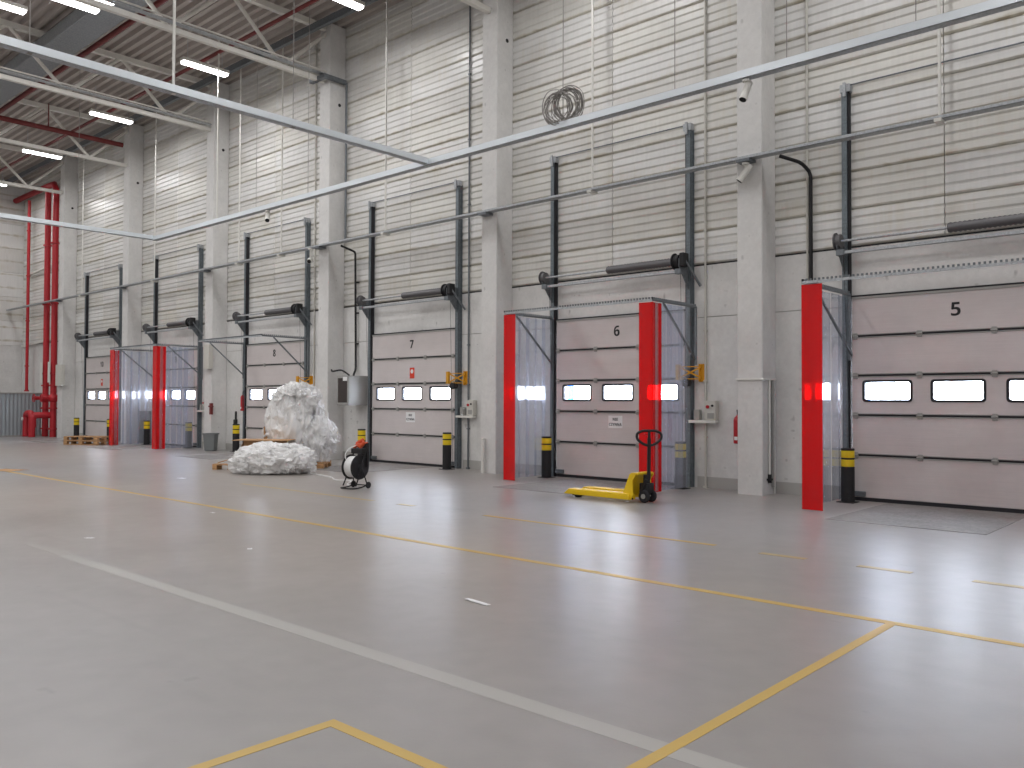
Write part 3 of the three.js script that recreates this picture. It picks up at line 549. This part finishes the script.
single('sprinkler_main', [pipe([[-30.4, 10.6, 0.75], [-30.4, 10.6, 14]], 0.085, 0.1), ...[3.2, 5.6, 8].map((z) => cyl([-30.4, 10.68, z], [-30.4, ROOF - 0.01, z], 0.02)), cyl([-30.4, 10.3, 5.6], [-30.4, 10.6, 5.6], 0.03)], M.redDull, 'dull red sprinkler main under the roof beside the far truss', 'pipe');
single('sprinkler_main', [cyl([X0 + 0.1, 11.05, 4.42], [X1 - 0.1, 11.05, 4.42], 0.07, 0.07, 10)], M.redDull, 'dull red sprinkler pipe along the roof, farther from the dock wall', 'pipe');
single('sprinkler_main', [cyl([X0 + 0.1, 11.05, 2.0], [X1 - 0.1, 11.05, 2.0], 0.05, 0.05, 10)], M.redDull, 'dull red sprinkler pipe along the roof, close to the dock wall', 'pipe');
single('roof_duct', [rbx(X0 + 0.1, X1 - 0.1, 10.86, 11.2, 4.75, 5.5, 0.02)], M.duct, 'wide flat grey duct running under the roof deck', 'duct');
for (const [z, w] of [[0.95, 'nearest the dock wall'], [8.6, 'over the open hall']]) single('roof_purlin', [bx(X0 + 0.1, X1 - 0.1, 11.12, 11.3, z - 0.05, z + 0.05)], M.galvDark, 'dark steel purlin under the roof deck ' + w, 'purlin');
for (const k of [2, 3]) { const t = thing('truss_conduit', 'pale conduits and tray riding on the truss ' + (k === 2 ? 'above the grey wall cabinet' : 'above the grey waste bin'), 'conduit', [colX(k), 0, 0]); part('conduit', cyl([0.14, 10.08, 0.6], [0.14, 10.08, 14], 0.022), M.white, t); part('conduit', cyl([0.22, 10.12, 0.6], [0.22, 10.12, 14], 0.022), M.steelPaint, t); part('tray', bx(0.1, 0.26, 10.04, 10.055, 0.6, 14), M.galv, t); }
{
  const t = thing('tray_elbow', 'dark conduit loop wrapped round the top of the third column', 'conduit', [colX(2), 0, 0]);
  part('wrap_tray', [rbx(-0.3, 0.4, 9.9, 10.0, 0.67, 0.8, 0.01), rbx(0.27, 0.4, 9.9, 10.0, 0.1, 0.7, 0.01)], M.galvDark, t); part('drop', [cyl([0.36, 5.7, 0.08], [0.36, 9.95, 0.08], 0.03)], M.galvDark, t);
}
// ---------------------------------------------------------------- fence in the far corner
{
  const t = thing('corrugated_fence', 'grey corrugated metal screen at the left edge', 'fence', [-38.95, 0, 0.4]);
  const n = 110, L = 8, o = [], q = []; for (let i = 0; i <= n * 4; i++) { const z = i / (n * 4) * L, ph = i % 8, d = ph < 3 ? 0 : ph < 4 ? 0.02 : ph < 7 ? 0.04 : 0.02; o.push([z, d]); q.unshift([z, d + 0.004]); }
  const g = extrude([...o, ...q], 1.72); g.rotateX(-Math.PI / 2); g.rotateY(-Math.PI / 2); g.translate(0, 0.06, 0); part('sheet', g, M.fence, t);
  part('bottom_rail', bx(-0.03, 0.07, 0, 0.06, -0.02, L), M.grey, t); part('top_rail', bx(-0.03, 0.07, 1.78, 1.83, -0.02, L), M.grey, t); for (const z of [0, 2.6, 5.2, 7.9]) part('post', bx(-0.1, -0.045, 0, 1.8, z, z + 0.06), M.grey, t);
}

// ---------------------------------------------------------------- pallet truck
{
  const t = thing('pallet_truck', 'yellow hand pallet truck with black steering handle', 'pallet truck', [-7.32, 0, 2.6]);
  for (const s of [-1, 1]) {
    const z = s * 0.19;
    const top = extrude([[-1.28, 0], [-1.18, 0.075], [-0.02, 0.08], [0.0, 0.05], [0, 0.0], [-1.0, 0.0]], 0.16, [], { bevelEnabled: true, bevelSize: 0.008, bevelThickness: 0.008, bevelSegments: 1 }); top.translate(0, 0.055, z - 0.08);
    const f = part('fork', [top], M.yellowTruck, t);
    part('fork_roller', [cyl([-1.05, 0.04, z - 0.05], [-1.05, 0.04, z + 0.05], 0.04, 0.04, 16), rbx(-1.13, -0.95, 0.03, 0.06, z - 0.06, z + 0.06, 0.004, 1)], M.rubber, f);
    part('push_rod', cyl([-1.0, 0.05, z], [0.02, 0.06, z], 0.014), M.black, f);
    const pl = extrude([[-0.16, 0.06], [0.02, 0.06], [0.06, 0.12], [0.05, 0.34], [0.1, 0.41], [0.1, 0.44], [0.0, 0.44]], 0.02); pl.translate(0, 0, z * 1.25 - 0.01); 
    part('side_plate', pl, M.yellowTruck, t);
  }
  const sl = extrude([[-0.16, 0.1], [-0.11, 0.1], [0.05, 0.45], [0.0, 0.45]], 0.44); sl.translate(0, 0, -0.22); const sh = part('front_plate', [sl, rbx(-0.01, 0.12, 0.425, 0.455, -0.2, 0.2, 0.008)], M.yellowTruck, t);
  part('slot', [0.14, -0.14].map((z) => { const g = extrude([[-0.125, 0.16], [-0.11, 0.16], [0.0, 0.4], [-0.015, 0.4]], 0.05); g.translate(-0.009, 0, z - 0.025); return g; }), M.rubber, sh);
  part('pump', [cyl([0.14, 0.12, 0], [0.14, 0.42, 0], 0.06, 0.05), rbx(0.06, 0.22, 0.14, 0.3, -0.09, 0.09, 0.02), cyl([0.1, 0.16, 0.1], [0.2, 0.36, 0.1], 0.025)], M.black, t);
  for (const s of [-1, 1]) { const w = part('steer_wheel', [new THREE.TorusGeometry(0.072, 0.028, 10, 24).translate(0.16, 0.1, s * 0.09), cyl([0.16, 0.1, s * 0.09 - 0.028], [0.16, 0.1, s * 0.09 + 0.028], 0.075, 0.075, 20)], M.rubber, t); part('hub', cyl([0.16, 0.1, s * 0.12 - 0.008], [0.16, 0.1, s * 0.12 + 0.008], 0.038, 0.038, 16), M.grey, w); }
  part('axle', cyl([0.16, 0.1, -0.12], [0.16, 0.1, 0.12], 0.015), M.grey, t);
  const h = part('handle', [bar([0.17, 0.35, 0], [0.2, 0.98, 0], 0.04, 0.05), tube([[0.2, 0.87, 0], [0.2, 0.9, 0.1], [0.2, 0.97, 0.18], [0.2, 1.05, 0.18], [0.2, 1.09, 0.1], [0.2, 1.095, 0], [0.2, 1.09, -0.1], [0.2, 1.05, -0.18], [0.2, 0.97, -0.18], [0.2, 0.9, -0.1]], 0.02, 8, 70, true), bar([0.2, 0.9, 0], [0.2, 1.09, 0], 0.035, 0.035)], M.black, t);
  part('trigger', bar([0.2, 1.0, 0], [0.2, 1.05, 0.08], 0.012), M.redPaint, h);
  { const a = -0.75, m = new THREE.Matrix4().makeTranslation(0.18, 0, 0).multiply(new THREE.Matrix4().makeRotationY(a)).multiply(new THREE.Matrix4().makeTranslation(-0.18, 0, 0)); h.applyMatrix4(m); }
  t.rotation.y = -0.03;
}
// ---------------------------------------------------------------- cable reel on wheels
{
  const t = thing('cable_reel', 'wheeled cable reel with white cable, black flanges and orange plugs', 'cable reel', [-12.02, 0, 4.42], 0.12); t.scale.setScalar(0.92);
  const disc = (x) => cyl([x - 0.008, 0.41, 0], [x + 0.008, 0.41, 0], 0.225, 0.225, 32);
  part('flange', [disc(-0.12), new THREE.TorusGeometry(0.225, 0.012, 8, 36).rotateY(Math.PI / 2).translate(-0.12, 0.41, 0)], M.black, t);
  part('flange', [disc(0.12), new THREE.TorusGeometry(0.225, 0.012, 8, 36).rotateY(Math.PI / 2).translate(0.12, 0.41, 0)], M.black, t);
  part('hub', [cyl([0.12, 0.41, 0], [0.15, 0.41, 0], 0.06, 0.05, 20)], M.rubber, t);
  const pts = [[0.05, -0.11]]; for (let i = 0; i <= 22; i++) pts.push([0.195 + (i % 2 ? 0.008 : 0), -0.11 + i * 0.01]); pts.push([0.05, 0.11]);
  const w = new THREE.LatheGeometry(pts.map((p) => new THREE.Vector2(...p)), 32); w.rotateZ(-Math.PI / 2); w.translate(0, 0.41, 0); part('wound_cable', w, M.paper, t);
  for (const s of [-1, 1]) part('side_frame', tube([[s * 0.17, 0.06, 0.15], [s * 0.165, 0.2, 0.08], [s * 0.16, 0.41, 0.0], [s * 0.155, 0.7, -0.12], [s * 0.14, 0.86, -0.17]], 0.013), M.black, t);
  part('base_loop', tube([[-0.17, 0.06, -0.15], [-0.17, 0.025, 0.05], [-0.15, 0.02, 0.22], [0.15, 0.02, 0.22], [0.17, 0.025, 0.05], [0.17, 0.06, -0.15]], 0.013), M.black, t);
  for (const s of [-1, 1]) part('strut', tube([[s * 0.17, 0.06, -0.15], [s * 0.165, 0.2, -0.1], [s * 0.16, 0.41, 0]], 0.012), M.black, t);
  part('axle', cyl([-0.2, 0.06, -0.15], [0.2, 0.06, -0.15], 0.01), M.black, t);
  for (const s of [-1, 1]) part('wheel', [new THREE.TorusGeometry(0.045, 0.02, 8, 20).rotateY(Math.PI / 2).translate(s * 0.2, 0.065, -0.15), cyl([s * 0.2 - 0.012, 0.065, -0.15], [s * 0.2 + 0.012, 0.065, -0.15], 0.04, 0.04, 16)], M.rubber, t);
  part('socket_box', rbx(-0.15, 0.15, 0.66, 0.76, -0.2, -0.02, 0.02), M.black, t); part('back_panel', rbx(0.1, 0.16, 0.4, 0.86, -0.21, -0.15, 0.01), M.black, t);
  part('grip', [cyl([-0.15, 0.86, -0.17], [0.15, 0.86, -0.17], 0.018)], M.orange, t);
  part('plug', [cyl([-0.12, 0.77, -0.1], [-0.02, 0.83, -0.06], 0.035, 0.03), rbx(-0.06, 0.05, 0.78, 0.86, -0.14, -0.07, 0.02), cyl([0.02, 0.78, -0.1], [0.12, 0.88, -0.12], 0.04, 0.035), cyl([-0.1, 0.85, -0.15], [0.06, 0.92, -0.14], 0.035)], M.orange, t);
  part('loose_cable', tube([[-0.02, 0.82, -0.06], [-0.1, 0.76, 0.06], [-0.12, 0.66, 0.14], [-0.08, 0.56, 0.17]], 0.01), M.paper, t);
}
single('loose_cable', tube([[-12.1, 0.012, 4.3], [-12.6, 0.012, 4.15], [-13.1, 0.012, 3.7], [-13.5, 0.012, 3.75], [-14.1, 0.012, 3.45], [-14.8, 0.012, 3.3]], 0.013, 8, 60), M.paper, 'white cable lying on the floor between reel and plastic pile', 'cable');

// ---------------------------------------------------------------- plastic film, cardboard, pallets
const NZ = new ImprovedNoise();
function crumple(rx, ry, rz, off, amp, nu = 190, nv = 110, squash = 0.75, lean = 0) {
  const g = new THREE.SphereGeometry(1, nu, nv); const p = g.attributes.position, v = V(0, 0, 0);
  for (let i = 0; i < p.count; i++) {
    v.fromBufferAttribute(p, i); const n = v.clone();
    const X = n.x + off, Y = n.y + off * 0.7, Z = n.z + off * 1.3;
    const rid = (f, s) => 1 - Math.abs(NZ.noise(X * f + s, Y * f * squash, Z * f - s)) * 2;
    const lump = NZ.noise(X * 1.6, Y * 1.6, Z * 1.6);
    const d = 1 + amp * (lump * 1.1 + 0.42 * (rid(3.1, 1) - 0.5) + 0.26 * (rid(6.3, 4) - 0.5) + 0.15 * (rid(12.5, 9) - 0.5) + 0.07 * (rid(25, 2) - 0.5));
    const sy = Math.sign(n.y) * Math.pow(Math.abs(n.y), 0.85);
    v.set(n.x * rx * d + lean * n.y, sy * ry * d, n.z * rz * d);
    if (v.y < -ry * 0.86) v.y = -ry * 0.86 - 0.004 * NZ.noise(X * 9, 0, Z * 9);
    p.setXYZ(i, v.x, v.y, v.z);
  }
  g.translate(0, ry * 0.862, 0); g.computeVertexNormals(); return toCreasedNormals(g, 0.6);
}
function filmLayer(dir, size, rx, ry, rz, q) {          // a creased sheet draped over an ellipsoid
  const N = 40, g = new THREE.PlaneGeometry(2, 2, N, N), p = g.attributes.position, u = V(0, 1, 0).cross(dir).normalize(), w = dir.clone().cross(u), d = V(0, 0, 0);
  for (let i = 0; i < p.count; i++) {
    const a = p.getX(i), b = p.getY(i), e = 1 + 0.35 * NZ.noise(a * 2 + q, b * 2, q), A = a * size * e, B = b * size * e * 0.9;
    d.copy(dir).addScaledVector(u, A).addScaledVector(w, B).normalize();
    const f = (k, s) => 1 - Math.abs(NZ.noise(A * k + q, B * k * 0.45 + s, q * 0.7 + s)) * 2;
    const r = 1.0 + 0.3 * (f(1.7, 1) - 0.5) + 0.14 * (f(3.8, 5) - 0.45) + 0.05 * (f(8, 7) - 0.45) + 0.28 * Math.max(0, Math.max(Math.abs(a), Math.abs(b)) - 0.65) * (0.25 + 1.6 * NZ.noise(a * 3, b * 3, q)) + 0.08 * NZ.noise(q, 2, 3);
    p.setXYZ(i, d.x * rx * r, Math.max(-ry * 0.8, d.y * ry * r), d.z * rz * r);
  }
  g.computeVertexNormals(); return g;
}
{
  // camera-right runs along (0.74, 0, -0.67)
  const big = thing('plastic_film_heap', 'tall heap of crumpled clear white plastic film on a pallet', 'plastic heap', [-16.75, 0.13, 2.35], 0.73);
  const bale = (rx, ry, rz, x, y, off, n, parent) => {      // crumpled core wrapped in loose layers of film
    const c = part('bale', crumple(rx * 0.9, ry * 0.92, rz * 0.9, off, 0.42, 130, 80), M.film, parent, true); c.position.set(x, y, 0); seed = Math.floor(off * 31);
    for (let i = 0; i < n; i++) { const th = rr(-1.9, 1.9), ph = rr(-0.55, 1.2); part('film_layer', filmLayer(V(Math.sin(th) * Math.cos(ph), Math.sin(ph), Math.cos(th) * Math.cos(ph)), rr(0.6, 1.1), rx, ry, rz, off + i * 3.7), M.film, c, true).position.y = ry * 0.81; }
  };
  bale(0.6, 0.82, 0.5, -0.13, 0.12, 3.3, 12, big); bale(0.48, 0.56, 0.42, 0.3, 0.0, 8.1, 10, big); bale(0.5, 0.36, 0.42, -0.12, 1.12, 12.7, 8, big);
  seed = 5; for (let i = 0; i < 8; i++) { const x = rr(0.3, 0.72), z = rr(0.25, 0.5), y = rr(0.7, 1.15); part('film_strand', tube([[x, y, z], [x + rr(-0.05, 0.15), y - 0.3, z + rr(0, 0.12)], [x + rr(-0.05, 0.12), y - 0.55, z + rr(0, 0.1)], [x + rr(-0.15, 0.1), y - 0.4, z]], rr(0.006, 0.012), 5, 26), M.film, big); }
  const bag = thing('plastic_film_pile', 'low spread pile of crumpled white plastic film on the floor', 'plastic heap', [-15.72, 0, 3.72], 0.73);
  bale(0.74, 0.34, 0.46, 0.0, 0, 21.4, 11, bag); bale(0.46, 0.24, 0.36, -0.42, 0, 27.9, 9, bag); bale(0.4, 0.27, 0.36, 0.42, 0, 31.2, 9, bag);
  part('film_strand', [tube([[0.7, 0.15, 0.1], [0.86, 0.2, 0.1], [0.9, 0.1, 0.12], [0.8, 0.03, 0.15], [0.9, 0.012, 0.2]], 0.012, 6)], M.film, bag);
  // pallet under the tall heap
  palletAt([-16.75, 0, 2.35], 0.73, 'worn wooden pallet under the tall plastic heap');
  const box = thing('cardboard_box', 'brown cardboard box leaning into the tall plastic heap', 'box', [-17.12, 0.145, 2.78], 0.55);
  part('body', rbx(-0.22, 0.22, 0.0, 0.8, -0.2, 0.2, 0.006), M.card, box);
  const bb = thing('cardboard_box', 'open cardboard box under the flat sheet beside the plastic pile', 'box', [-16.68, 0, 3.34], 0.73);
  part('body', [rbx(-0.4, 0.42, 0.0, 0.66, -0.24, 0.24, 0.006)], M.card, bb); part('flap', [bar([-0.41, 0.64, 0.0], [-0.56, 0.3, 0.0], 0.46, 0.008)], M.card, bb);
  single('cardboard_sheet', [rbx(-0.62, 0.6, 0.0, 0.012, -0.34, 0.42, 0.004, 1)], M.card, 'flat brown cardboard sheet lying across the box', 'cardboard', [-16.66, 0.661, 3.34], 0.73);
  single('broken_pallet', [bx(-0.35, 0.3, 0.1, 0.122, -0.1, 0.0), bx(-0.3, 0.35, 0.1, 0.122, 0.05, 0.15), bx(-0.3, -0.2, 0.0, 0.1, -0.1, 0.15), bx(0.05, 0.15, 0.0, 0.1, -0.1, 0.15), bar([-0.2, 0.15, 0.1], [0.3, 0.3, -0.1], 0.09, 0.02)], M.wood, 'broken pale pallet boards left of the plastic pile', 'pallet', [-17.35, 0, 3.85], 0.6);
}
function palletAt(pos, turn, label, L = 1.2, group) {
  const t = thing('wooden_pallet', label, 'pallet', pos, turn, group), W = 0.8, h = L / 2;
  for (let i = 0; i < 5; i++) { const z = -W / 2 + 0.07 + i * (W - 0.14) / 4; part('top_board', bx(-h, h, 0.12, 0.142, z - 0.06, z + 0.06), M.wood, t); }
  for (let i = 0; i < 3; i++) { const x = -h + 0.07 + i * (L - 0.14) / 2; part('cross_board', bx(x - 0.07, x + 0.07, 0.1, 0.12, -W / 2, W / 2), M.wood, t); for (const z of [-W / 2 + 0.05, 0, W / 2 - 0.05]) part('block', bx(x - 0.07, x + 0.07, 0.022, 0.1, z - 0.05, z + 0.05), M.wood, t); }
  for (const z of [-W / 2 + 0.05, 0, W / 2 - 0.05]) part('bottom_board', bx(-h, h, 0, 0.022, z - 0.05, z + 0.05), M.wood, t);
  return t;
}
palletAt([-30.45, 0, 1.75], 0.5, 'lower of the two stacked wooden pallets by the farthest red strip', 1.35);
palletAt([-30.45, 0.143, 1.75], 0.5, 'upper of the two stacked wooden pallets by the farthest red strip', 1.35);

// ---------------------------------------------------------------- bin and small litter
{
  const t = thing('waste_bin', 'grey plastic waste bin at the foot of the fourth column', 'bin', [-24.05, 0, 0.68], 0.7);
  const s = new THREE.LatheGeometry([[0.0, 0.005], [0.17, 0.005], [0.2, 0.02], [0.24, 0.5], [0.255, 0.5], [0.255, 0.53], [0.235, 0.53], [0.2, 0.06], [0, 0.05]].map((q) => new THREE.Vector2(...q)), 4, Math.PI / 4); part('bucket', toCreasedNormals(s, 0.5), M.binGrey, t); part('rim', [bx(-0.19, 0.19, 0.5, 0.54, 0.165, 0.19), bx(-0.19, 0.19, 0.5, 0.54, -0.19, -0.165), bx(-0.19, -0.165, 0.5, 0.54, -0.165, 0.165), bx(0.165, 0.19, 0.5, 0.54, -0.165, 0.165)], M.binGrey, t);
}
single('hanging_mat', [rbx(-0.5, 0.5, 0.03, 1.15, 0, 0.04, 0.01)], M.binGrey, 'grey board leaning at the wall behind the farthest clear curtain', 'board', [-30.0, 0, 0.02]);
const scrap = (x, z, w, d, r, label, mat = M.paper) => { const g = new THREE.PlaneGeometry(w, d, 6, 6).rotateX(-Math.PI / 2), p = g.attributes.position; for (let i = 0; i < p.count; i++) p.setY(i, 0.004 + 0.012 * Math.abs(NZ.noise(p.getX(i) * 20 + x, 3, p.getZ(i) * 20))); const h = g.clone().translate(0, -0.003, 0); g.computeVertexNormals(); single('litter_scrap', [g, h], mat, label, 'scrap', [x, 0, z], r); };
scrap(-4.56, 8.945, 0.27, 0.045, -0.1, 'short white tape strip on the floor in the middle of the hall');
scrap(-20.5, 7.3, 0.7, 0.5, 0.4, 'pale cardboard scrap on the floor at the left edge', M.card);
scrap(-9.8, 9.75, 0.1, 0.06, 0.5, 'white paper scrap on the floor near the left edge'); scrap(-7.9, 8.9, 0.05, 0.05, 1, 'tiny white scrap right of the paper scrap'); scrap(-10.8, 7.75, 0.08, 0.05, 0.2, 'small white scrap beside the long yellow line');
scrap(-16.0, 5.6, 0.2, 0.1, 0.2, 'thin white scrap on the floor in front of the farthest curtain');
renderer.render(scene, camera);
